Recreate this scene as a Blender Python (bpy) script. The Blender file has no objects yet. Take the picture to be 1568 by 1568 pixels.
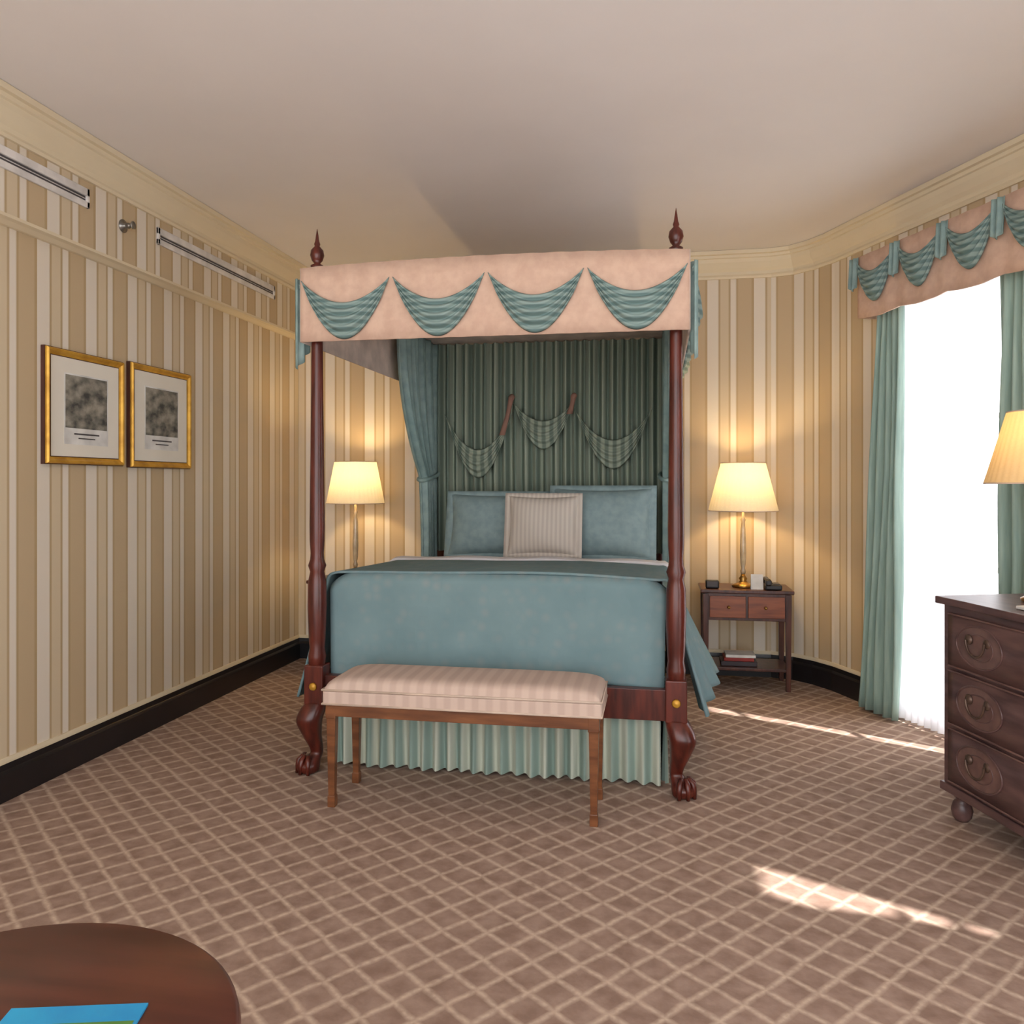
import bpy, math, random
from mathutils import Vector
random.seed(3)
pi=math.pi; sin=math.sin; cos=math.cos
scene=bpy.context.scene
try:
    scene.view_settings.view_transform='Standard'
    scene.view_settings.exposure=0.0
except Exception: pass

def lin(c):
    o=[]
    for k in c:
        k=k/255.0
        o.append(k/12.92 if k<=0.04045 else ((k+0.055)/1.055)**2.4)
    return (o[0],o[1],o[2],1.0)

# ---------------- materials ----------------
def newmat(name):
    m=bpy.data.materials.new(name); m.use_nodes=True
    return m,m.node_tree.nodes,m.node_tree.links,m.node_tree.nodes['Principled BSDF']
def mat(name,c,rough=.6,c2=None,scale=8.,stretch=(1,1,1),bump=0.,metal=0.,spec=.5,detail=4):
    m,n,l,p=newmat(name)
    p.inputs['Roughness'].default_value=rough; p.inputs['Metallic'].default_value=metal
    p.inputs['Specular IOR Level'].default_value=spec
    if c2 is None: c2=tuple(min(255,x*.86) for x in c)
    tc=n.new('ShaderNodeTexCoord'); mp=n.new('ShaderNodeMapping'); mp.inputs['Scale'].default_value=stretch
    ns=n.new('ShaderNodeTexNoise'); ns.inputs['Scale'].default_value=scale; ns.inputs['Detail'].default_value=detail
    cr=n.new('ShaderNodeValToRGB'); cr.color_ramp.elements[0].color=lin(c2); cr.color_ramp.elements[1].color=lin(c)
    cr.color_ramp.elements[0].position=.35; cr.color_ramp.elements[1].position=.65
    l.new(tc.outputs['Object'],mp.inputs[0]); l.new(mp.outputs[0],ns.inputs['Vector']); l.new(ns.outputs[0],cr.inputs[0]); l.new(cr.outputs[0],p.inputs['Base Color'])
    if bump:
        b=n.new('ShaderNodeBump'); b.inputs['Strength'].default_value=bump; b.inputs['Distance'].default_value=.01
        l.new(ns.outputs[0],b.inputs['Height']); l.new(b.outputs[0],p.inputs['Normal'])
    return m
def math_node(n,l,op,a,b=None,c=None):
    x=n.new('ShaderNodeMath'); x.operation=op
    for i,v in enumerate((a,b,c)):
        if v is None: continue
        if isinstance(v,(int,float)): x.inputs[i].default_value=v
        else: l.new(v,x.inputs[i])
    return x.outputs[0]

def wallpaper():
    m,n,l,p=newmat('striped_wallpaper'); p.inputs['Roughness'].default_value=.55
    tc=n.new('ShaderNodeUVMap'); sx=n.new('ShaderNodeSeparateXYZ'); l.new(tc.outputs[0],sx.inputs[0])
    f=math_node(n,l,'FRACT',math_node(n,l,'DIVIDE',sx.outputs[0],.33))
    cr=n.new('ShaderNodeValToRGB'); cr.color_ramp.interpolation='LINEAR'
    A=lin((226,216,200)); B=lin((196,174,140)); D=lin((182,158,120)); C=lin((211,194,164))
    segs=[(0,.24,A),(.24,.28,D),(.28,.46,C),(.46,.50,D),(.50,.62,A),(.62,.66,D),(.66,.95,B),(.95,1.,D)]
    el=cr.color_ramp.elements
    stops=[]
    for a,b,c in segs:
        stops.append((a+.013,c)); stops.append((b-.013,c))
    el[0].position=stops[0][0]; el[0].color=stops[0][1]
    el[1].position=stops[-1][0]; el[1].color=stops[-1][1]
    for q,c in stops[1:-1]:
        e=el.new(q); e.color=c
    l.new(f,cr.inputs[0]); l.new(cr.outputs[0],p.inputs['Base Color'])
    return m
def carpet():
    m,n,l,p=newmat('trellis_carpet'); p.inputs['Roughness'].default_value=.95; p.inputs['Specular IOR Level'].default_value=.1
    tc=n.new('ShaderNodeTexCoord'); mp=n.new('ShaderNodeMapping'); mp.inputs['Rotation'].default_value=(0,0,math.radians(40))
    nz=n.new('ShaderNodeTexNoise'); nz.inputs['Scale'].default_value=45; l.new(tc.outputs['Object'],nz.inputs['Vector'])
    nz2=n.new('ShaderNodeTexNoise'); nz2.inputs['Scale'].default_value=9; l.new(tc.outputs['Object'],nz2.inputs['Vector'])
    nz3=n.new('ShaderNodeTexNoise'); nz3.inputs['Scale'].default_value=14; nz3.inputs['Detail'].default_value=5; l.new(tc.outputs['Object'],nz3.inputs['Vector'])
    l.new(tc.outputs['Object'],mp.inputs[0])
    sx=n.new('ShaderNodeSeparateXYZ'); l.new(mp.outputs[0],sx.inputs[0])
    outs=[]
    for k in (0,1):
        v=math_node(n,l,'ADD',sx.outputs[k],math_node(n,l,'MULTIPLY',nz2.outputs[0],.020))
        fr=math_node(n,l,'FRACT',math_node(n,l,'DIVIDE',v,.102))
        d=math_node(n,l,'ABSOLUTE',math_node(n,l,'SUBTRACT',fr,.5))
        mr=n.new('ShaderNodeMapRange'); mr.inputs['From Min'].default_value=.14; mr.inputs['From Max'].default_value=.02
        l.new(d,mr.inputs['Value']); outs.append(mr.outputs[0])
    ln=math_node(n,l,'MAXIMUM',outs[0],outs[1])
    ln=math_node(n,l,'MULTIPLY',ln,math_node(n,l,'MULTIPLY',math_node(n,l,'ADD',nz.outputs[0],.05),1.15))
    cr=n.new('ShaderNodeValToRGB'); e=cr.color_ramp.elements; e[0].position=.35; e[0].color=lin((137,113,100)); e[1].position=.65; e[1].color=lin((160,136,122))
    l.new(nz3.outputs[0],cr.inputs[0])
    mx=n.new('ShaderNodeMix'); mx.data_type='RGBA'
    l.new(cr.outputs[0],mx.inputs[6]); mx.inputs[7].default_value=lin((206,184,164))
    l.new(ln,mx.inputs[0]); l.new(mx.outputs[2],p.inputs['Base Color'])
    b=n.new('ShaderNodeBump'); b.inputs['Strength'].default_value=.3; b.inputs['Distance'].default_value=.005
    l.new(nz.outputs[0],b.inputs['Height']); l.new(b.outputs[0],p.inputs['Normal'])
    return m
def stripe_fabric(name,ca,cb,per,axis=0,rough=.8):
    m,n,l,p=newmat(name); p.inputs['Roughness'].default_value=rough; p.inputs['Specular IOR Level'].default_value=.2
    tc=n.new('ShaderNodeTexCoord'); sx=n.new('ShaderNodeSeparateXYZ'); l.new(tc.outputs['Object'],sx.inputs[0])
    s=math_node(n,l,'SINE',math_node(n,l,'MULTIPLY',sx.outputs[axis],2*pi/per))
    mr=n.new('ShaderNodeMapRange'); mr.inputs['From Min'].default_value=-.5; mr.inputs['From Max'].default_value=.5
    l.new(s,mr.inputs['Value'])
    mx=n.new('ShaderNodeMix'); mx.data_type='RGBA'; mx.inputs[6].default_value=lin(ca); mx.inputs[7].default_value=lin(cb)
    l.new(mr.outputs[0],mx.inputs[0]); l.new(mx.outputs[2],p.inputs['Base Color'])
    return m
def quilted(name,ca,cb,cc):
    m,n,l,p=newmat(name); p.inputs['Roughness'].default_value=.85; p.inputs['Specular IOR Level'].default_value=.15
    tc=n.new('ShaderNodeTexCoord'); v=n.new('ShaderNodeTexVoronoi'); v.inputs['Scale'].default_value=17; v.inputs['Randomness'].default_value=.6
    ns=n.new('ShaderNodeTexNoise'); ns.inputs['Scale'].default_value=6
    l.new(tc.outputs['Object'],v.inputs['Vector']); l.new(tc.outputs['Object'],ns.inputs['Vector'])
    cr=n.new('ShaderNodeValToRGB'); e=cr.color_ramp.elements; e[0].color=lin(cc); e[0].position=.1; e[1].color=lin(ca); e[1].position=.5
    l.new(v.outputs['Distance'],cr.inputs[0])
    mx=n.new('ShaderNodeMix'); mx.data_type='RGBA'; mx.inputs[7].default_value=lin(cb)
    l.new(cr.outputs[0],mx.inputs[6]); mr=n.new('ShaderNodeMapRange'); mr.inputs['From Min'].default_value=.35; mr.inputs['From Max'].default_value=.75; mr.inputs['To Max'].default_value=.6
    l.new(ns.outputs[0],mr.inputs['Value']); l.new(mr.outputs[0],mx.inputs[0]); l.new(mx.outputs[2],p.inputs['Base Color'])
    b=n.new('ShaderNodeBump'); b.inputs['Strength'].default_value=.3; b.inputs['Distance'].default_value=.01
    l.new(v.outputs['Distance'],b.inputs['Height']); l.new(b.outputs[0],p.inputs['Normal'])
    return m
def translucent(name,c,f=.6,emit=0,ec=(1,1,1)):
    m=bpy.data.materials.new(name); m.use_nodes=True; n=m.node_tree.nodes; l=m.node_tree.links
    n.remove(n['Principled BSDF']); o=n['Material Output']
    d=n.new('ShaderNodeBsdfDiffuse'); t=n.new('ShaderNodeBsdfTranslucent'); mx=n.new('ShaderNodeMixShader')
    ns=n.new('ShaderNodeTexNoise'); ns.inputs['Scale'].default_value=40
    cr=n.new('ShaderNodeValToRGB'); cr.color_ramp.elements[0].color=lin(tuple(k*.95 for k in c)); cr.color_ramp.elements[1].color=lin(c)
    l.new(ns.outputs[0],cr.inputs[0]); l.new(cr.outputs[0],d.inputs[0]); l.new(cr.outputs[0],t.inputs[0])
    mx.inputs[0].default_value=f; l.new(d.outputs[0],mx.inputs[1]); l.new(t.outputs[0],mx.inputs[2])
    if emit:
        e=n.new('ShaderNodeEmission'); e.inputs[0].default_value=(*ec,1); e.inputs[1].default_value=emit
        a=n.new('ShaderNodeAddShader'); l.new(mx.outputs[0],a.inputs[0]); l.new(e.outputs[0],a.inputs[1]); l.new(a.outputs[0],o.inputs[0])
    else: l.new(mx.outputs[0],o.inputs[0])
    return m
def glassmat():
    m=bpy.data.materials.new('window_glass'); m.use_nodes=True; n=m.node_tree.nodes; l=m.node_tree.links
    n.remove(n['Principled BSDF']); o=n['Material Output']
    t=n.new('ShaderNodeBsdfTransparent'); g=n.new('ShaderNodeBsdfGlossy'); g.inputs['Roughness'].default_value=.02; mx=n.new('ShaderNodeMixShader'); mx.inputs[0].default_value=.05
    l.new(t.outputs[0],mx.inputs[1]); l.new(g.outputs[0],mx.inputs[2]); l.new(mx.outputs[0],o.inputs[0])
    return m

M={}
M['wall']=wallpaper(); M['carpet']=carpet()
M['ceil']=mat('ceiling_plaster',(234,229,226),.85,(231,226,223),2)
M['crown']=mat('cream_paint',(224,210,180),.5,(221,206,176),3)
M['base']=mat('black_baseboard',(30,27,30),.35,(24,22,25),4)
M['mahog']=mat('mahogany',(98,40,28),.28,(62,22,16),5,(6,6,.8))
M['walnut']=mat('bench_wood',(128,80,48),.3,(94,55,32),5,(1,6,6))
M['nwood']=mat('nightstand_wood',(150,82,46),.3,(112,54,30),5,(.8,6,6))
M['ndark']=mat('nightstand_dark_wood',(90,50,38),.3,(60,32,26),5,(6,6,.8))
M['dress']=mat('dresser_wood',(108,80,76),.35,(76,54,54),5,(.8,5,5))
M['dress2']=mat('dresser_inlay',(122,92,84),.35,(94,68,64),12,(1,1,1))
M['tabletop']=mat('table_wood',(96,50,38),.3,(74,36,28),3,(1,7,1))
M['gold']=mat('gilt_gold',(220,170,66),.4,(185,134,42),12,metal=.4)
M['brass']=mat('brass',(190,150,80),.3,(150,112,60),10,metal=.9)
M['abrass']=mat('antique_brass',(120,98,84),.4,(85,68,60),10,metal=.6)
M['pink']=mat('valance_fabric',(214,182,160),.85,(204,170,150),25,bump=.1)
M['pinklite']=mat('valance_lining',(218,198,184),.85)
M['teal']=mat('teal_silk',(142,166,162),.5,(122,147,145),14,bump=.08)
M['swag']=stripe_fabric('swag_silk',(106,130,128),(142,162,157),.035,2,.55)
M['cover']=quilted('teal_bedspread',(118,142,146),(104,130,136),(132,146,147))
M['pillow']=mat('teal_pillow',(140,162,164),.7,(126,149,152),20,bump=.1)
M['throw']=stripe_fabric('cream_pillow',(204,195,184),(190,180,170),.028,0)
M['sheet']=mat('white_sheet',(228,226,228),.8,(218,215,218),10,bump=.1)
M['skirt']=stripe_fabric('bed_skirt_fabric',(140,160,150),(192,197,181),.075,0)
M['backdrop']=stripe_fabric('bed_curtain_green',(112,126,114),(156,165,148),.055,0,.7)
M['drape']=mat('green_drape',(160,184,172),.6,(138,164,154),9,(5,5,.4))
M['coral']=mat('coral_tassel',(150,112,96),.8)
M['bench']=stripe_fabric('bench_fabric',(202,180,166),(190,167,154),.06,0)
M['piping']=mat('bench_piping',(212,190,172),.7)
M['shade']=translucent('lamp_shade_fabric',(248,236,208),.20)
M['shade2']=translucent('lamp_shade_linen',(240,214,165),.35)
M['sheer']=translucent('sheer_voile',(250,250,254),.62)
M['glass']=glassmat()
M['white']=mat('white_paint',(235,232,228),.5,(228,225,222),5)
M['vent']=mat('vent_white',(232,228,224),.5)
M['slot']=mat('vent_slot_dark',(84,80,82),.6)
M['black']=mat('black_plastic',(24,22,24),.35)
M['crystal']=mat('crystal_glass',(196,180,150),.12,(170,150,120),12,spec=.9)
M['paper']=mat('paper_mat',(232,226,212),.8,(228,222,208),5)
M['paperw']=mat('white_card',(236,234,228),.8)
M['blue']=mat('brochure_blue',(40,160,205),.4,(30,135,190),6)
M['green']=mat('brochure_green',(90,140,60),.4)
M['red']=mat('book_red',(150,40,30),.5)
M['book']=mat('book_dark',(60,50,56),.5)
M['plate']=mat('chrome',(150,146,140),.3,metal=.8)
M['etch']=mat('engraving_ink',(158,152,138),.8,(66,66,62),14,(1,1,1.4),detail=8)
M['bulb']=translucent('bulb_glass',(255,240,210),.5,3,(1,.8,.5))

# ---------------- helpers ----------------
def group(name,loc=(0,0,0),rz=0.):
    e=bpy.data.objects.new(name,None); e.empty_display_size=.1
    e.location=loc; e.rotation_euler=(0,0,rz); scene.collection.objects.link(e); return e
def obj(name,verts,faces,m,parent=None,smooth=False,loc=(0,0,0),rot=(0,0,0),bevel=0,uvs=None,solid=0):
    me=bpy.data.meshes.new(name); me.from_pydata([tuple(v) for v in verts],[],faces); me.update()
    if smooth:
        for p in me.polygons: p.use_smooth=True
    if uvs is not None:
        ul=me.uv_layers.new(name='UVMap')
        for lp in me.loops: ul.data[lp.index].uv=uvs[lp.vertex_index]
    me.materials.append(m if not isinstance(m,str) else M[m])
    o=bpy.data.objects.new(name,me); scene.collection.objects.link(o)
    o.location=loc; o.rotation_euler=rot
    if parent: o.parent=parent
    if solid:
        s=o.modifiers.new('solid','SOLIDIFY'); s.thickness=solid; s.offset=0
    if bevel:
        b=o.modifiers.new('bev','BEVEL'); b.width=bevel; b.segments=3; b.limit_method='ANGLE'
        for p in me.polygons: p.use_smooth=False
    return o
def box(name,x0,x1,y0,y1,z0,z1,m,parent=None,bevel=.003,**k):
    v=[(x0,y0,z0),(x1,y0,z0),(x1,y1,z0),(x0,y1,z0),(x0,y0,z1),(x1,y0,z1),(x1,y1,z1),(x0,y1,z1)]
    f=[(0,3,2,1),(4,5,6,7),(0,1,5,4),(1,2,6,5),(2,3,7,6),(3,0,4,7)]
    return obj(name,v,f,m,parent,bevel=bevel,**k)
def sheet(name,fn,nu,nv,m,parent=None,closeu=False,caps=False,smooth=True,solid=0,**k):
    v=[];f=[]
    cu=nu if closeu else nu+1
    for j in range(nv+1):
        for i in range(cu): v.append(fn(i/nu,j/nv))
    for j in range(nv):
        for i in range(nu):
            a=j*cu+i; b=j*cu+(i+1)%cu
            f.append((a,b,b+cu,a+cu))
    if caps and closeu:
        f.append(tuple(range(cu))[::-1]); f.append(tuple(nv*cu+i for i in range(cu)))
    return obj(name,v,f,m,parent,smooth,solid=solid,**k)
def lathe(name,prof,m,parent=None,c=(0,0),seg=24,**k):
    n=len(prof)-1
    def fn(u,v):
        r,z=prof[round(v*n)]
        return (c[0]+r*cos(2*pi*u),c[1]+r*sin(2*pi*u),z)
    return sheet(name,fn,seg,n,m,parent,closeu=True,caps=True,**k)
def loft(name,rings,m,parent=None,seg=16,sq=1.,**k):
    n=len(rings)-1
    def fn(u,v):
        cx,cy,z,rx,ry=rings[round(v*n)]
        a=2*pi*u; c_,s_=cos(a),sin(a)
        return (cx+rx*math.copysign(abs(c_)**sq,c_),cy+ry*math.copysign(abs(s_)**sq,s_),z)
    return sheet(name,fn,seg,n,m,parent,closeu=True,caps=True,**k)
def spline(pts,n):
    out=[]
    P=[pts[0]]+list(pts)+[pts[-1]]
    for i in range(1,len(P)-2):
        for k in range(n):
            t=k/n
            out.append(tuple(.5*((2*b)+(-a+c)*t+(2*a-5*b+4*c-d)*t*t+(-a+3*b-3*c+d)*t**3) for a,b,c,d in zip(P[i-1],P[i],P[i+1],P[i+2])))
    out.append(pts[-1]); return out
def tleg(name,cx,cy,z0,z1,r0,r1,m,parent):
    v=[(cx+sx*r,cy+sy*r,z) for z,r in ((z0,r0),(z1,r1)) for sx,sy in ((-1,-1),(1,-1),(1,1),(-1,1))]
    f=[(0,3,2,1),(4,5,6,7),(0,1,5,4),(1,2,6,5),(2,3,7,6),(3,0,4,7)]
    return obj(name,v,f,m,parent,bevel=.003)
def tube(name,pts,r,m,parent=None,cyc=False):
    cu=bpy.data.curves.new(name,'CURVE'); cu.dimensions='3D'; cu.bevel_depth=r; cu.bevel_resolution=3
    s=cu.splines.new('POLY'); s.points.add(len(pts)-1)
    for i,p in enumerate(pts): s.points[i].co=(*p,1)
    s.use_cyclic_u=cyc
    cu.materials.append(M[m]); o=bpy.data.objects.new(name,cu); scene.collection.objects.link(o)
    if parent:o.parent=parent
    return o

# ---------------- room shell ----------------
CH=3.08; XL=-2.85; YB=6.15
S0=(1.27,5.58); D1=(.393,-.9195); L1=2.366
S1=(S0[0]+D1[0]*L1,S0[1]+D1[1]*L1)   # ~ (2.2,3.4)
curve=[(.80,6.15),(.95,6.10),(1.07,5.98),(1.17,5.82),S0]
YR=-1.6
poly=[(XL,YR),(XL,YB)]+curve+[S1,(S1[0],YR)]
def wallmesh(name,pts,s0=0.,openings=()):
    v=[];f=[];uv=[]; s=s0
    for i in range(len(pts)-1):
        a=Vector(pts[i]);b=Vector(pts[i+1]);L=(b-a).length; d=(b-a)/L
        xs=[0,L]; zs=[0,CH]; ops=[o for o in openings if o[0]==i]
        for o in ops: xs+=[o[1],o[2]]; zs+=[o[3],o[4]]
        xs=sorted(set(xs)); zs=sorted(set(zs))
        for p in range(len(xs)-1):
            for q in range(len(zs)-1):
                mx=(xs[p]+xs[p+1])/2; mz=(zs[q]+zs[q+1])/2
                if any(o[1]<mx<o[2] and o[3]<mz<o[4] for o in ops): continue
                k=len(v)
                for (x,z) in ((xs[p],zs[q]),(xs[p+1],zs[q]),(xs[p+1],zs[q+1]),(xs[p],zs[q+1])):
                    v.append((a.x+d.x*x,a.y+d.y*x,z)); uv.append((s+x,z))
                f.append((k,k+1,k+2,k+3))
        s+=L
    return obj(name,v,f,'wall',uvs=uv)
wallmesh('wall_left',[(XL,YR),(XL,YB)],.0)
wallmesh('wall_back',[(XL,YB)]+curve[:1],.1)
W1=(.42,1.50,.04,2.60)
wallmesh('wall_right',curve+[S1,(S1[0],YR)],3.8,openings=[(4,*W1),(5,3.4-2.36,3.4-.75,.04,2.60)])
obj('floor',[(x,y,0) for x,y in poly],[tuple(range(len(poly)))[::-1]],'carpet')
obj('ceiling',[(x,y,CH) for x,y in poly],[tuple(range(len(poly)))],'ceil')
SX=XL+.07; SZ=2.56
obj('soffit',[(SX,YR,SZ),(SX,YB,SZ),(SX,YB,CH),(SX,YR,CH),(XL,YR,SZ),(XL,YB,SZ)],[(0,1,2,3),(4,5,1,0)],'wall',
    uvs=[(.02,0),(YB-YR+.02,0),(YB-YR+.02,1),(.02,1),(.0,0),(YB-YR,0)])
def sweep(name,pts,prof,m):
    P=[Vector(p) for p in pts]; N=[]
    for i in range(len(P)-1):
        d=(P[i+1]-P[i]).normalized(); N.append(Vector((d.y,-d.x)))
    v=[];f=[];K=len(prof)
    for i,p in enumerate(P):
        if i==0: mt=N[0]
        elif i==len(P)-1: mt=N[-1]
        else: mt=(N[i-1]+N[i])/(1+N[i-1].dot(N[i]))
        for o,z in prof: v.append((p.x+mt.x*o,p.y+mt.y*o,z))
    for i in range(len(P)-1):
        for k in range(K-1):
            a=i*K+k; f.append((a,a+1,a+K+1,a+K))
    return obj(name,v,f,m)
crownprof=[(0,-.19),(.014,-.19),(.018,-.175),(.010,-.16),(.014,-.14),(.028,-.12),(.048,-.08),(.055,-.055),(.066,-.05),(.07,-.032),(.088,-.028),(.092,-.002)]
crownprof=[(o,CH+z) for o,z in crownprof]
sweep('trim_1',[(SX,YR),(SX,YB)]+curve+[S1,(S1[0],YR)],crownprof,'crown')
sweep('trim_2',[(XL,YR),(XL,YB)],[(0.0,SZ-.022),(.02,SZ-.022),(.05,SZ-.010),(.076,SZ-.006),(.076,SZ+.008),(.07,SZ+.010)],'crown')
bprof=[(0,.165),(.012,.165),(.016,.135),(.02,.13),(.026,.12),(.026,0)]
sweep('baseboard_left',[(XL,YR),(XL,YB)],bprof,'base')
sweep('baseboard_back',[(XL,YB)]+curve[:1],bprof,'base')
sp=lambda s:(S0[0]+D1[0]*s,S0[1]+D1[1]*s)
sweep('baseboard_right',curve+[sp(.40)],bprof,'base')
sweep('baseboard_right.001',[sp(1.52),S1,(S1[0],2.4)],bprof,'base')
capp=[(0,.185),(.010,.185),(.014,.17),(.014,.162),(0,.162)]
sweep('trim_3',[(XL,YR),(XL,YB)]+curve+[sp(.40)],capp,'crown')

def window(name,loc,rz,a,b,z0,z1):
    g=group(name,loc,rz)
    box('jamb_l',a-.0,a+.04,0,.06,z0,z1,'white',g); box('jamb_r',b-.04,b,0,.06,z0,z1,'white',g)
    box('head',a,b,0,.06,z1-.04,z1,'white',g); box('sill',a,b,0,.06,z0,z0+.06,'white',g)
    m=(a+b)/2-.15
    box('mullion',m-.02,m+.02,.02,.05,z0,z1,'white',g)
    for i,z in enumerate((.95,1.75)): box('bar_%d'%i,a,b,.02,.05,z-.015,z+.015,'white',g)
    box('glass_pane',a+.04,b-.04,.03,.034,z0+.05,z1-.04,'glass',g,bevel=0)
    return g
rzW=math.atan2(D1[1],D1[0])
W0=(S0[0],S0[1],0)
window('window_1',W0,rzW,*W1)
window('window_2',(S1[0],3.4,0),-pi/2,1.04,2.65,.04,2.60)

def drape(name,loc,rz,x0t,x1t,x0b,x1b,z0,z1,y,amp,n,m,pinch=None):
    g=group(name,loc,rz)
    def fn(u,v):
        e=v**1.3
        a=x0t+(x0b-x0t)*e; b=x1t+(x1b-x1t)*e
        x=a+(b-a)*u+.008*sin(9*v+7*u)
        return (x,y+amp*sin(2*pi*n*u+.6*sin(3*v))*(.6+.5*v)+.006*sin(25*u+4*v),z1+(z0-z1)*v)
    sheet('panel',fn,n*14,24,m,g,solid=.004)
    return g
drape('window_curtain',W0,rzW,.31,.54,.13,.50,.015,2.60,-.10,.032,5,'drape')
drape('window_curtain.001',W0,rzW,1.21,1.60,1.19,1.62,.015,2.60,-.085,.03,6,'drape')
g=group('sheer_curtain',W0,rzW)
def sh(u,v):
    z=.02+(2.59-.02)*v
    e=1.09+(.15 if z>1.85 else 0)
    x=.42+(e-.42)*u
    return (x,-.05+.015*sin(2*pi*13*u)*(1-u*u*.6),z)
sheet('panel',sh,150,40,'sheer',g)
g=group('sheer_curtain.001',(S1[0],3.4,0),-pi/2)
def sh(u,v):
    z=.02+(2.59-.02)*v
    k=min(1,max(0,(z-1.45)/.8)); sun_gap=.04*(z>1.5)+.19*k**1.5  # edge of this unseen sheer is shaped to let a tapering sun patch in
    if 1.82<z<1.86: sun_gap=0  # thin closed band added to split the sun patch
    x0=1.19+sun_gap
    return (x0+(2.7-x0)*u,-.05+.015*sin(2*pi*14*u)*u,z)
sheet('panel',sh,150,80,'sheer',g)
drape('window_curtain.002',(S1[0],3.4,0),-pi/2,.98,1.19,.98,1.19,.015,2.60,-.08,.03,4,'drape')
drape('window_curtain.003',(S1[0],3.4,0),-pi/2,2.5,2.8,2.5,2.8,.015,2.60,-.10,.03,4,'drape')

def swag(name,x0,x1,zt,y0,st,sb,parent,xf=lambda x,y,z:(x,y,z),we=.05,m='swag'):
    def fn(u,v):
        c=sin(pi*u)**.85
        xx=x0+(x1-x0)*u
        mid=(x0+x1)/2
        xx=mid+(xx-mid)*(1-.12*v)
        zz=(zt-st*c)*(1-v)+(zt-we-sb*c)*v
        yy=y0-.008-.045*c*sin(pi*min(1,v*.9+.1))-.010*sin(v*2*pi*4.5)*(.3+.7*c)
        return xf(xx,yy,zz)
    return sheet(name,fn,30,36,m,parent,solid=.003)
def valance(name,loc,rz,a,b,n,zb=2.40,zt=2.77):
    g=group(name,loc,rz)
    y=-.20
    def front(u,v): 
        return (a+(b-a)*u,y+.003*sin(60*u),zb-.015*abs(sin(pi*n*u))+(zt-zb+.015*abs(sin(pi*n*u)))*v)
    sheet('board_front',front,60,4,'pink',g,solid=.012)
    box('board_end',a,a+.012,y,-.002,zb,zt,'pink',g); box('board_end_near',b-.012,b,y,-.002,zb,zt,'pink',g)
    box('board_top',a,b,y,-.002,zt-.012,zt,'pink',g)
    w=(b-a)/n
    for i in range(n): swag('swag_%d'%i,a+w*i+.01,a+w*(i+1)-.01,zt-.03,y-.012,.09,.22,g)
    for x in [a+w*i for i in range(n+1)]:
        def tail(u,v,x=x): return (x-.035+.07*u,y-.03-.012*sin(u*4*pi)-.01*v,zt-.01-.20*v*(1-.3*abs(u-.5)))
        sheet('tail',tail,16,6,'teal',g,solid=.003)
    return g
valance('window_valance',W0,rzW,.27,1.72,4)
valance('window_valance.001',(S1[0],3.4,0),-pi/2,.9,2.85,4)

# ---------------- bed ----------------
BX,BY=-.782,3.75
bed=group('canopy_bed',(BX,BY,0))
HW=.858; BL=2.12
def post(nm,x,y,sx,sy):
    prof=[(.030,.50),(.040,.52),(.043,.56),(.036,.60),(.040,.64),(.046,.80),(.044,.92),(.034,.97),(.044,1.0),(.034,1.03),(.032,1.06),(.036,1.12),(.037,1.2),(.033,1.5),(.029,1.9),(.028,2.06),(.026,2.44)]
    lathe(nm+'_shaft',prof,'mahog',bed,(x,y))
    box(nm+'_block',x-.048,x+.048,y-.048,y+.048,.33,.52,'mahog',bed,bevel=.006)
    fin=[(.012,2.43),(.030,2.445),(.032,2.46),(.014,2.47),(.026,2.485),(.034,2.51),(.030,2.535),(.012,2.555),(.015,2.565),(.010,2.58),(.006,2.61),(.001,2.64)]
    lathe(nm+'_finial',fin,'mahog',bed,(x,y),seg=16)
    pts=spline([(0,.34,.050),(.016,.30,.060),(.028,.25,.060),(.018,.18,.044),(.004,.12,.032),(.002,.09,.030),(.018,.065,.042),(.030,.04,.052),(.030,.012,.048),(.030,.0,.034)],4)
    loft(nm+'_cabriole_foot',[(x+sx*o,y+sy*o,max(z,0),r,r) for o,z,r in pts],'mahog',bed,seg=20,sq=.8)
    for k in range(4):
        a=math.atan2(sy,sx)+(k-1.5)*.75
        cxx,cyy=x+sx*.03+.046*cos(a),y+sy*.03+.046*sin(a)
        loft(nm+'_claw_%d'%k,[(cxx-.02*cos(a),cyy-.02*sin(a),.09,.010,.010),(cxx,cyy,.07,.013,.013),(cxx+.006*cos(a),cyy+.006*sin(a),.04,.012,.012),(cxx+.008*cos(a),cyy+.008*sin(a),.003,.009,.009)],'mahog',bed,seg=8)
post('post_fl',-HW,0,-1,-1); post('post_fr',HW,0,1,-1); post('post_bl',-HW,BL,-1,1); post('post_br',HW,BL,1,1)
for s in (-1,1):
    lathe('bolt_cover',[(.001,0),(.012,.001),(.020,.004),(.016,.008),(.006,.012),(.001,.013)],'gold',bed,seg=14,rot=(pi/2,0,0),loc=(s*HW,-.048,.42))
box('foot_rail',-HW+.04,HW-.04,-.018,.03,.33,.47,'mahog',bed)
for s in (-1,1): box('side_rail',s*HW-.02,s*HW+.012,.04,BL-.04,.33,.45,'mahog',bed)
def hb(u,v):
    x=-HW+.03+(2*HW-.06)*u
    zt=1.06+.12*sin(pi*u)**2
    return (x,BL-.02,.5+(zt-.5)*v)
sheet('headboard',hb,30,4,'mahog',bed,solid=.04)
box('mattress',-.80,.80,.10,2.06,.36,.87,'sheet',bed,bevel=.05)
def skf(u,v):
    x=-.79+1.58*u
    return (x,.075+.024*sin(2*pi*24*u+.8*sin(17*u))*(.3+.7*v)+.012*v*sin(u*37),.37-.355*v)
sheet('skirt_front',skf,520,6,'skirt',bed)
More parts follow.
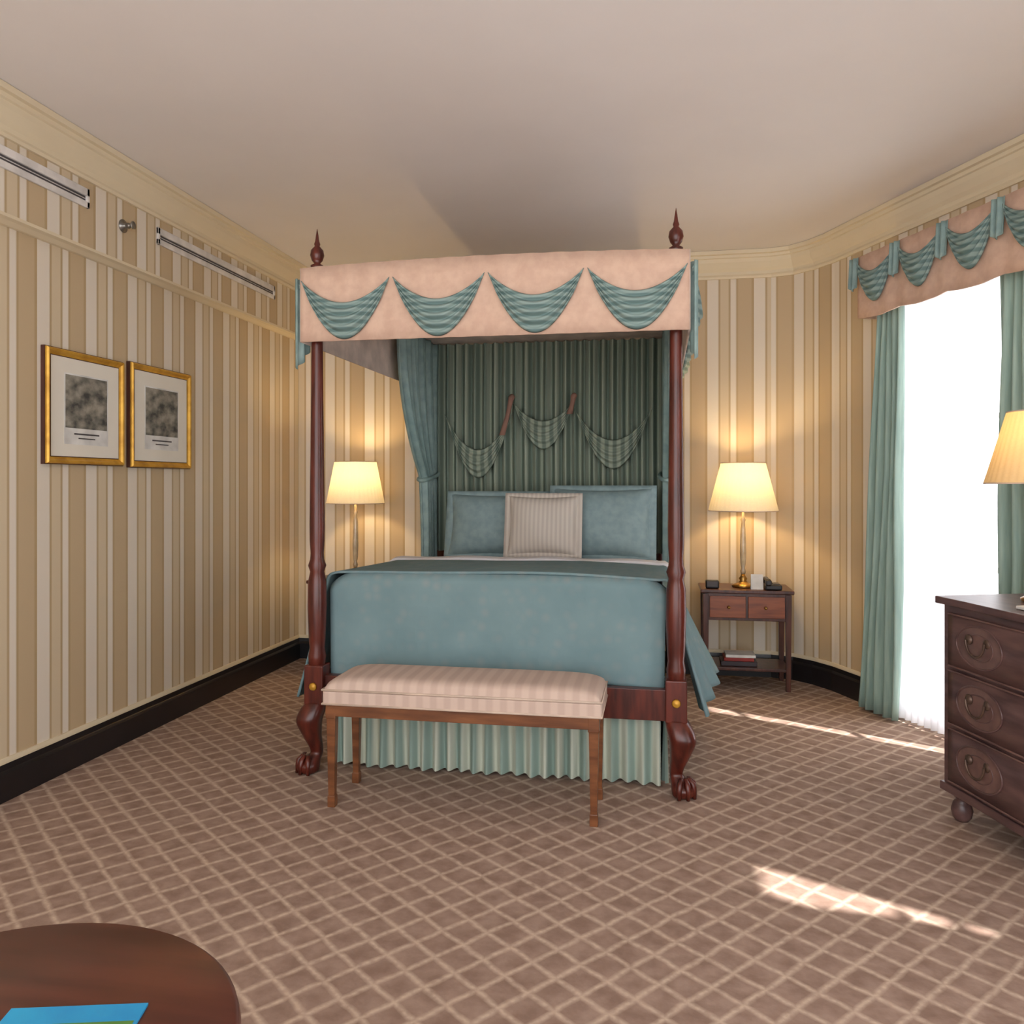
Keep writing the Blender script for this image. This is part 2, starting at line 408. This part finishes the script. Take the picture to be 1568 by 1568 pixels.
for s in (-1,1):
    def sks(u,v,s=s):
        return (s*(.81+.018*sin(2*pi*30*u+.8*sin(17*u))*(.3+.7*v)),.08+1.98*u,.37-.355*v)
    sheet('skirt_side',sks,500,6,'skirt',bed)
ZT=2.435; ZB=2.08; VX=.915; VY=-.06
box('tester_frame_front',-HW,HW,-.02,.02,2.39,2.42,'mahog',bed)
def tc_(u,v): return (-.89+1.78*u,-.03+(BL+.07)*v,2.415+.015*sin(pi*u)*sin(pi*v))
sheet('canopy_lining',tc_,12,12,'pinklite',bed)
def vf(u,v):
    x=-VX+2*VX*u
    return (x,VY+.004*sin(90*u),ZB+(ZT+.018*sin(pi*u)**.8-ZB)*v)
sheet('valance_front',vf,90,4,'pink',bed,solid=.01)
def vb(u,v): return (-VX+2*VX*u,BL+.05,ZB+(ZT-ZB)*v)
sheet('valance_head',vb,8,2,'pink',bed,solid=.01)
for s in (-1,1):
    def vs(u,v,s=s): return (s*VX,VY+(BL+.11)*u,ZB+(ZT-ZB)*v)
    sheet('valance_side',vs,8,2,'pinklite',bed,solid=.01)
w=(2*VX)/4
for i in range(4): swag('front_swag_%d'%i,-VX+w*i+.008,-VX+w*(i+1)-.008,2.37,VY-.008,.115,.225,bed,we=.06)
for s in (-1,1):
    ww=(BL+.1)/4
    for i in range(4):
        swag('side_swag_%d'%i,VY+ww*i+.012,VY+ww*(i+1)-.012,2.37,0,.10,.21,bed,we=.055,xf=lambda x,y,z,s=s:(s*(VX+.008-y),x,z))
    def tl(u,v,s=s):
        return (s*(VX+.022+.016*sin(u*5*pi)),VY+.01+.12*u*(1+.3*v),2.39-(.44-.14*u)*v)
    sheet('corner_tail',tl,24,8,'teal',bed,solid=.003)
def bc(u,v):
    x=-.84+1.68*u
    return (x,BL-.10+.028*sin(2*pi*24*u+1.2*sin(9*u)+.3*sin(4*v)),2.41-1.5*v)
sheet('head_curtain',bc,480,14,'backdrop',bed)
for s in (-1,1):
    def sc(u,v,s=s):
        z=2.41-(2.41-.5)*v
        if z>1.45: wd=.82-.50*((2.42-z)/.97)**2.2
        else: wd=.32-.04*sin((1.45-z)/.95*pi)
        return (s*(.835+.022*sin(2*pi*9*u)+.008*sin(31*u+3*v)),BL-.06-wd*(1-u)-.02,z)
    sheet('side_curtain',sc,130,40,'teal',bed,solid=.003)
    tube('tieback',[(s*(.835+.05*cos(a)),BL-.24+.19*sin(a),1.45+.03*sin(a)) for a in [k*2*pi/24 for k in range(24)]],.014,'teal',bed,cyc=True)
bsw=[(-.74,-.24,1.90,.40),(-.24,.20,1.98,.28),(.20,.74,1.92,.36)]
for i,(a,b,z,dp) in enumerate(bsw):
    swag('head_swag_%d'%i,a,b,z,BL-.15,dp-.14,dp,bed,we=.06,m='backdrop')
for x,z,L in ((-.24,2.0,1.),(.20,2.0,.45)):
    loft('rosette',[(x,BL-.19,z+.03,.01,.01),(x,BL-.2,z+.01,.024,.02),(x-.01*L,BL-.2,z-.03*L,.018,.012),(x-.03*L,BL-.2,z-.12*L,.016,.010),(x-.07*L,BL-.2,z-.26*L,.022,.010)],'coral',bed,seg=10)

# bedspread
bs=group('bedspread',(BX,BY,0))
def cv(u,v):
    y=.085+(1.24-.085)*v
    a=2*u-1; s=1 if a>=0 else -1; k=abs(a)
    ztop=.955-.04*v
    if k<.5:
        return (a/.5*.80,y,ztop+.016*(1-(k/.5)**2)+.004*sin(9*a+7*v))
    if k<.6:
        t=(k-.5)/.1*pi/2
        return (s*(.80+.045*sin(t)),y,ztop-.045+.045*cos(t))
    q=(k-.6)/.4
    fl=.13+.13*min(1,v*1.2)
    hem=.28+.05*(1-v)
    return (s*(.845+fl*q**1.1+.028*q*sin(19*v+1)),y,ztop-.045-(ztop-.045-hem)*q)
sheet('top_and_sides',cv,110,50,'cover',bs,solid=.012)
def fd(u,v):
    a=2*u-1
    half=.815-.01*v
    zt=.955-.05*max(0,(abs(a)-.86)/.14)**2
    if v<.2:
        t=v/.2*pi/2
        return (a*half,.125-.065*sin(t),zt-.05+.05*cos(t)+.01*(1-a*a))
    q=(v-.2)/.8
    return (a*half,.06-.006*q+.009*q*sin(11*a+2),zt-.05+.01*(1-a*a)-(.955-.05-.455+.008*sin(7*a))*q)
sheet('foot_drop',fd,60,30,'cover',bs,solid=.012)
def fs(u,v):
    y=1.02+.40*v; a=2*u-1; k=abs(a); s=1 if a>=0 else -1
    z=.922+.022*sin(pi*min(1,v*1.3+.15))-.02*v
    if k<.75: return (a/.75*.815,y,z+.01*(1-(k/.75)**2)+.004*sin(14*a))
    q=(k-.75)/.25
    return (s*(.815+.06*sin(min(1,q*2)*pi/2)+.03*q),y,z-.30*q**1.3)
sheet('folded_sheet',fs,80,14,'sheet',bs,solid=.014)

def pillow(name,loc,w,h,t,tilt,m,rz=0,flange=.0):
    e=group(name,loc,rz)
    N=28
    def top(sgn):
        def fn(u,v):
            a=2*u-1;b=2*v-1
            k=(1-abs(a)**3.2)*(1-abs(b)**3.2)
            x=a*w/2*(1-.07*(1-b*b)**1*abs(a)**2); z=b*h/2*(1-.08*(1-a*a)*abs(b)**2)
            y=sgn*t/2*max(0,k)**.55
            y+=.006*sin(5*a+3*b)*k
            ct,st=cos(tilt),sin(tilt)
            return (x,y*ct+z*st*1.0,z*ct-y*st+h/2)
        return fn
    sheet('front',top(-1),N,N,m,e); sheet('back',top(1),N,N,m,e)
    if flange:
        def fl(u,v):
            a=2*u-1;b=2*v-1; x=a*(w/2+flange);z=b*(h/2+flange*.7)
            return (x,z*sin(tilt)+.004*sin(20*a+14*b),z*cos(tilt)+h/2)
        sheet('flange',fl,20,20,m,e,solid=.005)
    return e
pillow('bed_pillow',(-1.08,5.42,.905),.66,.43,.20,.25,'pillow',flange=.025)
pillow('bed_pillow.001',(-.37,5.40,.905),.66,.47,.20,.25,'pillow',-.03,flange=.025)
pillow('throw_pillow',(-.735,5.215,.935),.46,.39,.16,.22,'throw',.02,flange=.022)

# ---------------- bench ----------------
b=group('upholstered_bench',(-.8275,3.35,0))
BW=.60
def cush(u,v):
    a=2*u-1;c=2*v-1
    edge=(1-abs(a)**10)*(1-abs(c)**6)
    return (a*BW,.145+c*.18,.505+.06*max(0,edge)**.4)
sheet('cushion_top',cush,80,40,'bench',b)
box('cushion_band',-BW,BW,-.035,.325,.445,.508,'bench',b,bevel=.01)
for z in (.45,.51):
    tube('piping',[(-BW,-.035,z),(BW,-.035,z),(BW,.325,z),(-BW,.325,z)],.005,'piping',b,cyc=True)
box('apron',-BW+.015,BW-.015,-.025,.31,.395,.445,'walnut',b)
for x in (-BW+.034,BW-.034):
    for y in (-.003,.285):
        tleg('leg',x,y,.0,.43,.013,.021,'walnut',b); box('leg_block',x-.023,x+.023,y-.023,y+.023,.385,.445,'walnut',b)
        tleg('foot_cuff',x,y,.0,.05,.017,.017,'walnut',b)

# ---------------- nightstands ----------------
def nightstand(name,loc):
    g=group(name,loc)
    w,d,h=.29,.36,.68
    for x in (-w+.02,w-.02):
        for y in (.02,d-.02): tleg('leg',x,y,0,h-.03,.015,.02,'ndark',g)
    box('top',-w-.015,w+.015,-.015,d+.005,h-.025,h,'ndark',g,bevel=.006)
    box('case',-w+.01,w-.01,.01,d-.01,h-.21,h-.025,'ndark',g)
    for s in (-1,1):
        box('drawer',(-w+.045) if s<0 else .008,(-.008) if s<0 else w-.045,-.004,.01,h-.19,h-.045,'nwood',g)
        lathe('knob',[(.004,0),(.006,.01),(.011,.016),(.009,.024),(.001,.026)],'brass',g,seg=12,rot=(pi/2,0,0),loc=(s*.12,-.004,h-.118))
    box('shelf',-w+.01,w-.01,.01,d-.01,.13,.15,'ndark',g)
    return g
nightstand('nightstand',(.585,5.70,0)); nightstand('nightstand.001',(-2.27,5.70,0))
bk=group('book_stack',(.56,5.85,.151))
box('book_1',-.14,.10,-.09,.09,0,.03,'book',bk); box('book_2',-.12,.08,-.08,.08,.0305,.055,'red',bk); box('book_3',-.11,.09,-.085,.08,.0555,.075,'paperw',bk)

def lamp(name,loc,zs0,zs1,rb,rt,power,shm='shade'):
    g=group(name,loc)
    lathe('base',[(.001,.0),(.075,.0),(.078,.012),(.06,.022),(.035,.03),(.022,.045),(.03,.06),(.018,.075),(.014,.09)],'brass',g)
    z0=loc[2]; top=zs0-z0; 
    n=[(.014,.09),(.02,.11),(.012,.13),(.018,.16),(.022,top*.45),(.018,top*.75),(.012,top*.85),(.018,top*.88),(.008,top*.92),(.008,top+.02)]
    lathe('stem',n,'crystal',g)
    def s(u,v):
        r=rb+(rt-rb)*v; r*=1+.006*cos(u*2*pi*40)
        return (r*cos(2*pi*u),r*sin(2*pi*u),top+(zs1-zs0)*v)
    sheet('shade',s,160,8,shm,g,closeu=True)
    for nm,r,z in (('rim_low',rb,top),('rim_top',rt,top+zs1-zs0)):
        tube(nm,[(r*cos(a),r*sin(a),z) for a in [k*2*pi/48 for k in range(48)]],.003,'piping',g,cyc=True)
    for k in range(3):
        a=k*2*pi/3; tube('spider',[(0,0,top+zs1-zs0-.01),(rt*cos(a),rt*sin(a),top+zs1-zs0)],.0015,'brass',g)
    tube('harp',[(0,-.05*sin(t)*1.,top+.02+(zs1-zs0-.03)*(1-cos(t))/2) for t in [k*pi/12 for k in range(13)]],.0015,'brass',g)
    tube('harp',[(0,.05*sin(t)*1.,top+.02+(zs1-zs0-.03)*(1-cos(t))/2) for t in [k*pi/12 for k in range(13)]],.0015,'brass',g)
    mid=top+(zs1-zs0)*.42
    lathe('bulb',[(.001,mid-.05),(.014,mid-.045),(.016,mid-.02),(.028,mid+.01),(.024,mid+.035),(.001,mid+.045)],'bulb',g,seg=16)
    ld=bpy.data.lights.new(name+'_light','POINT'); ld.energy=power; ld.color=(1,.70,.34); ld.shadow_soft_size=.05
    lo=bpy.data.objects.new('bulb_light',ld); scene.collection.objects.link(lo); lo.parent=g; lo.location=(0,0,mid+.06)
    return g
lamp('table_lamp',(.575,5.86,.681),1.21,1.54,.235,.15,15)
lamp('table_lamp.001',(-2.24,5.82,.681),1.25,1.56,.215,.155,15)

ph=group('telephone',(.76,5.78,.681))
box('base',-.055,.055,-.08,.08,0,.035,'black',ph,bevel=.01)
box('handset_grip',-.05,-.02,-.09,.09,.055,.075,'black',ph,bevel=.008)
box('earpiece',-.055,-.015,-.10,-.05,.03,.07,'black',ph,bevel=.01); box('mouthpiece',-.055,-.015,.05,.10,.03,.07,'black',ph,bevel=.01)
box('keypad',.0,.045,-.05,.05,.035,.04,'slot',ph,bevel=.002)
ac=group('alarm_clock',(.36,5.76,.681))
box('body',-.045,.045,-.03,.03,0,.055,'black',ac,bevel=.01); box('display',-.035,.035,-.032,-.029,.015,.045,'slot',ac,bevel=0)
nc=group('tent_card',(.655,5.75,.681))
obj('card',[(-.04,-.02,0),(.04,-.02,0),(.04,0,.10),(-.04,0,.10),(-.04,.03,0),(.04,.03,0)],[(0,1,2,3),(3,2,5,4)],'paperw',nc,solid=.002)

# ---------------- pictures ----------------
def picture(name,y0,y1,z0,z1):
    g=group(name,(XL,(y0+y1)/2,(z0+z1)/2),pi/2)
    w=(y1-y0)/2;h=(z1-z0)/2; fw=.036
    prof=[(0,-.002),(0,-.030),(.006,-.038),(.014,-.036),(.022,-.026),(fw,-.020),(fw,-.006)]
    v=[];f=[];K=len(prof)
    for sx,sz in ((-1,-1),(1,-1),(1,1),(-1,1)):
        for o,y in prof: v.append((sx*(w-o),y,sz*(h-o)))
    for c in range(4):
        for k in range(K-1):
            a=c*K+k; d=((c+1)%4)*K+k; f.append((a,d,d+1,a+1))
    obj('gilt_frame',v,f,'gold',g)
    box('outer_edge',-w-.004,w+.004,-.022,-.001,-h-.004,h+.004,'ndark',g,bevel=0)
    box('mat_board',-w+fw,w-fw,-.0235,-.0225,-h+fw,h-fw,'paper',g,bevel=0)
    iw=w*.54; ih=h*.47
    box('engraving',-iw,iw,-.0255,-.0245,-ih+.03,ih+.03,'etch',g,bevel=0)
    box('plate_border',-iw-.008,iw+.008,-.0245,-.0235,-ih-.05,ih+.038,'paperw',g,bevel=0)
    box('caption',-iw*.6,iw*.6,-.0255,-.0245,-ih-.002,-ih+.006,'slot',g,bevel=0)
    box('caption_2',-iw*.4,iw*.4,-.0255,-.0245,-ih-.022,-ih-.016,'slot',g,bevel=0)
    return g
picture('framed_picture',3.375,3.935,1.495,2.045); picture('framed_picture.001',4.00,4.57,1.49,2.06)

def vent(name,y0,y1,zc):
    g=group(name,(SX,(y0+y1)/2,zc),pi/2); w=(y1-y0)/2
    box('frame_top',-w,w,-.014,-.001,.012,.050,'vent',g); box('frame_bottom',-w,w,-.014,-.001,-.045,-.014,'vent',g)
    box('frame_end_l',-w,-w+.02,-.014,-.001,-.045,.05,'vent',g); box('frame_end_r',w-.02,w,-.014,-.001,-.045,.05,'vent',g)
    box('slot',-w+.01,w-.01,-.004,-.001,-.016,.014,'slot',g,bevel=0)
    box('blade',-w+.01,w-.01,-.007,-.004,-.002,.001,'vent',g,bevel=0)
vent('air_vent',2.2,3.60,2.80); vent('air_vent.001',4.16,5.58,2.79)
sp_=group('sprinkler_head',(SX,3.87,2.755),pi/2)
lathe('escutcheon',[(.001,0),(.035,0),(.035,.004),(.015,.012),(.012,.03),(.016,.034),(.008,.05),(.001,.05)],'plate',sp_,seg=18,rot=(pi/2,0,0),loc=(0,-.001,0))
lathe('deflector',[(.001,0),(.022,0),(.022,.003),(.001,.003)],'plate',sp_,seg=12,rot=(pi/2,0,0),loc=(0,-.06,0))
box('frame_arm',-.012,-.008,-.062,-.045,-.003,.003,'plate',sp_,bevel=0);box('frame_arm',.008,.012,-.062,-.045,-.003,.003,'plate',sp_,bevel=0)

# ---------------- dresser ----------------
rzD=math.atan2(-.94,.343)
d=group('dresser',(1.18,3.70,0),rzD)
DL,DD=1.15,.46
def prism(name,z0,z1,over,bow,m,bev=.004):
    n=24; pts=[]
    for i in range(n+1):
        t=i/n; pts.append((-over+(DL+2*over)*t,-over-bow*(sin(pi*t)**2)))
    pts+=[(DL+over,DD),(-over,DD)]
    N=len(pts); v=[(x,y,z0) for x,y in pts]+[(x,y,z1) for x,y in pts]
    f=[tuple(range(N))[::-1],tuple(range(N,2*N))]+[(i,(i+1)%N,N+(i+1)%N,N+i) for i in range(N)]
    return obj(name,v,f,m,d,bevel=bev)
prism('case',.13,.895,0,.035,'dress'); prism('top',.895,.925,.025,.035,'dress'); prism('plinth',.115,.15,.012,.035,'dress')
rows=[(.645,.86),(.405,.625),(.165,.385)]
for r,(z0,z1) in enumerate(rows):
    def dr(off,ta,tb,za,zb):
        def fn(u,v):
            t=ta+(tb-ta)*u
            return (DL*t,-.035*sin(pi*t)**2-off,za+(zb-za)*v)
        return fn
    sheet('drawer_%d'%r,dr(.006,.035,.965,z0,z1),30,2,'dress',d,solid=.012)
    for z in (z0,z1): tube('bead',[(DL*t,-.035*sin(pi*t)**2-.012,z) for t in [.035+.93*k/20 for k in range(21)]],.004,'dress2',d)
    for xc in (.2,.8):
        zc=(z0+z1)/2; yb=-.035*sin(pi*xc)**2-.014; X=DL*xc
        def oval(sc,off):
            return [(X+.135*sc*cos(a),-.035*sin(pi*(X+.135*sc*cos(a))/DL)**2-off,zc+.082*sc*sin(a)) for a in [k*2*pi/36 for k in range(36)]]
        P=oval(1,.0135); obj('oval_inlay',P+[(X,yb-.002,zc)],[(k,(k+1)%36,36) for k in range(36)],'dress2',d)
        tube('oval_rim',oval(1,.014),.004,'dress',d,cyc=True); tube('oval_rim_inner',oval(.62,.014),.003,'dress',d,cyc=True)
        for q in (-.05,.05):
            lathe('backplate',[(.001,0),(.020,0),(.020,.003),(.010,.010),(.001,.012)],'abrass',d,seg=18,rot=(pi/2,0,0),loc=(X+q,yb-.002,zc+.025))
        tube('bail',[(X-.05*cos(a),yb-.018,zc+.025-.060*sin(a)) for a in [k*pi/12 for k in range(13)]],.0045,'abrass',d)
    lathe('escutcheon',[(.001,0),(.018,0),(.016,.004),(.001,.004)],'abrass',d,seg=14,rot=(pi/2,0,0),loc=(DL*.5,-.05,(z0+z1)/2+.02))
for x in (.05,DL-.05):
    for y in (.045,DD-.05):
        lathe('bun_foot',[(.001,0),(.024,0),(.036,.015),(.042,.045),(.034,.075),(.022,.09),(.032,.10),(.034,.125)],'dress',d,(x,y))
lamp('table_lamp.002',(1.50,3.56,.928),1.40,1.685,.205,.125,3.0,'shade2')
tr=group('paper_tray',(1.44,3.28,.927),rzD)
box('tray',-.12,.12,-.08,.08,0,.012,'paperw',tr); box('booklet',-.09,.09,-.06,.06,.0125,.02,'paper',tr)

# ---------------- round table ----------------
t=group('round_coffee_table',(-.8946,.906,0))
lathe('top',[(.001,.618),(.335,.618),(.349,.624),(.353,.634),(.350,.645),(.343,.65),(.001,.65)],'tabletop',t,seg=72)
lathe('apron',[(.30,.55),(.31,.555),(.31,.618),(.30,.618)],'tabletop',t,seg=48)
lathe('pedestal',[(.14,0),(.15,.01),(.145,.03),(.08,.06),(.05,.12),(.05,.16),(.055,.20),(.035,.24),(.03,.34),(.045,.42),(.05,.46),(.035,.52),(.09,.56),(.10,.618)],'tabletop',t)
br=group('brochure',(-.80,.985,.6505),math.radians(14))
box('cover',-.095,.095,-.12,.055,0,.004,'blue',br,bevel=.001); box('photo_band',-.02,.09,-.115,.015,.0041,.0046,'green',br,bevel=0)

# ---------------- lights ----------------
sd=bpy.data.lights.new('sun','SUN'); sd.energy=13; sd.angle=math.radians(1.0); sd.color=(1,.97,.93)
so=bpy.data.objects.new('sun',sd); scene.collection.objects.link(so)
so.rotation_euler=Vector((-.89,.455,-1.2)).to_track_quat('-Z','Y').to_euler(); so.location=(5,0,5)
w=bpy.data.worlds.new('world'); scene.world=w; w.use_nodes=True
bgn=w.node_tree.nodes['Background']; bgn.inputs[0].default_value=(.96,.97,1.0,1); bgn.inputs[1].default_value=3.8

# ---------------- camera ----------------
cd=bpy.data.cameras.new('camera'); cd.sensor_width=36; cd.lens=36*1250/1568; cd.shift_y=-44/1568; cd.clip_start=.05
co=bpy.data.objects.new('camera',cd); scene.collection.objects.link(co)
co.location=(0,0,1.4); co.rotation_euler=(pi/2,0,math.radians(10.2)); scene.camera=co
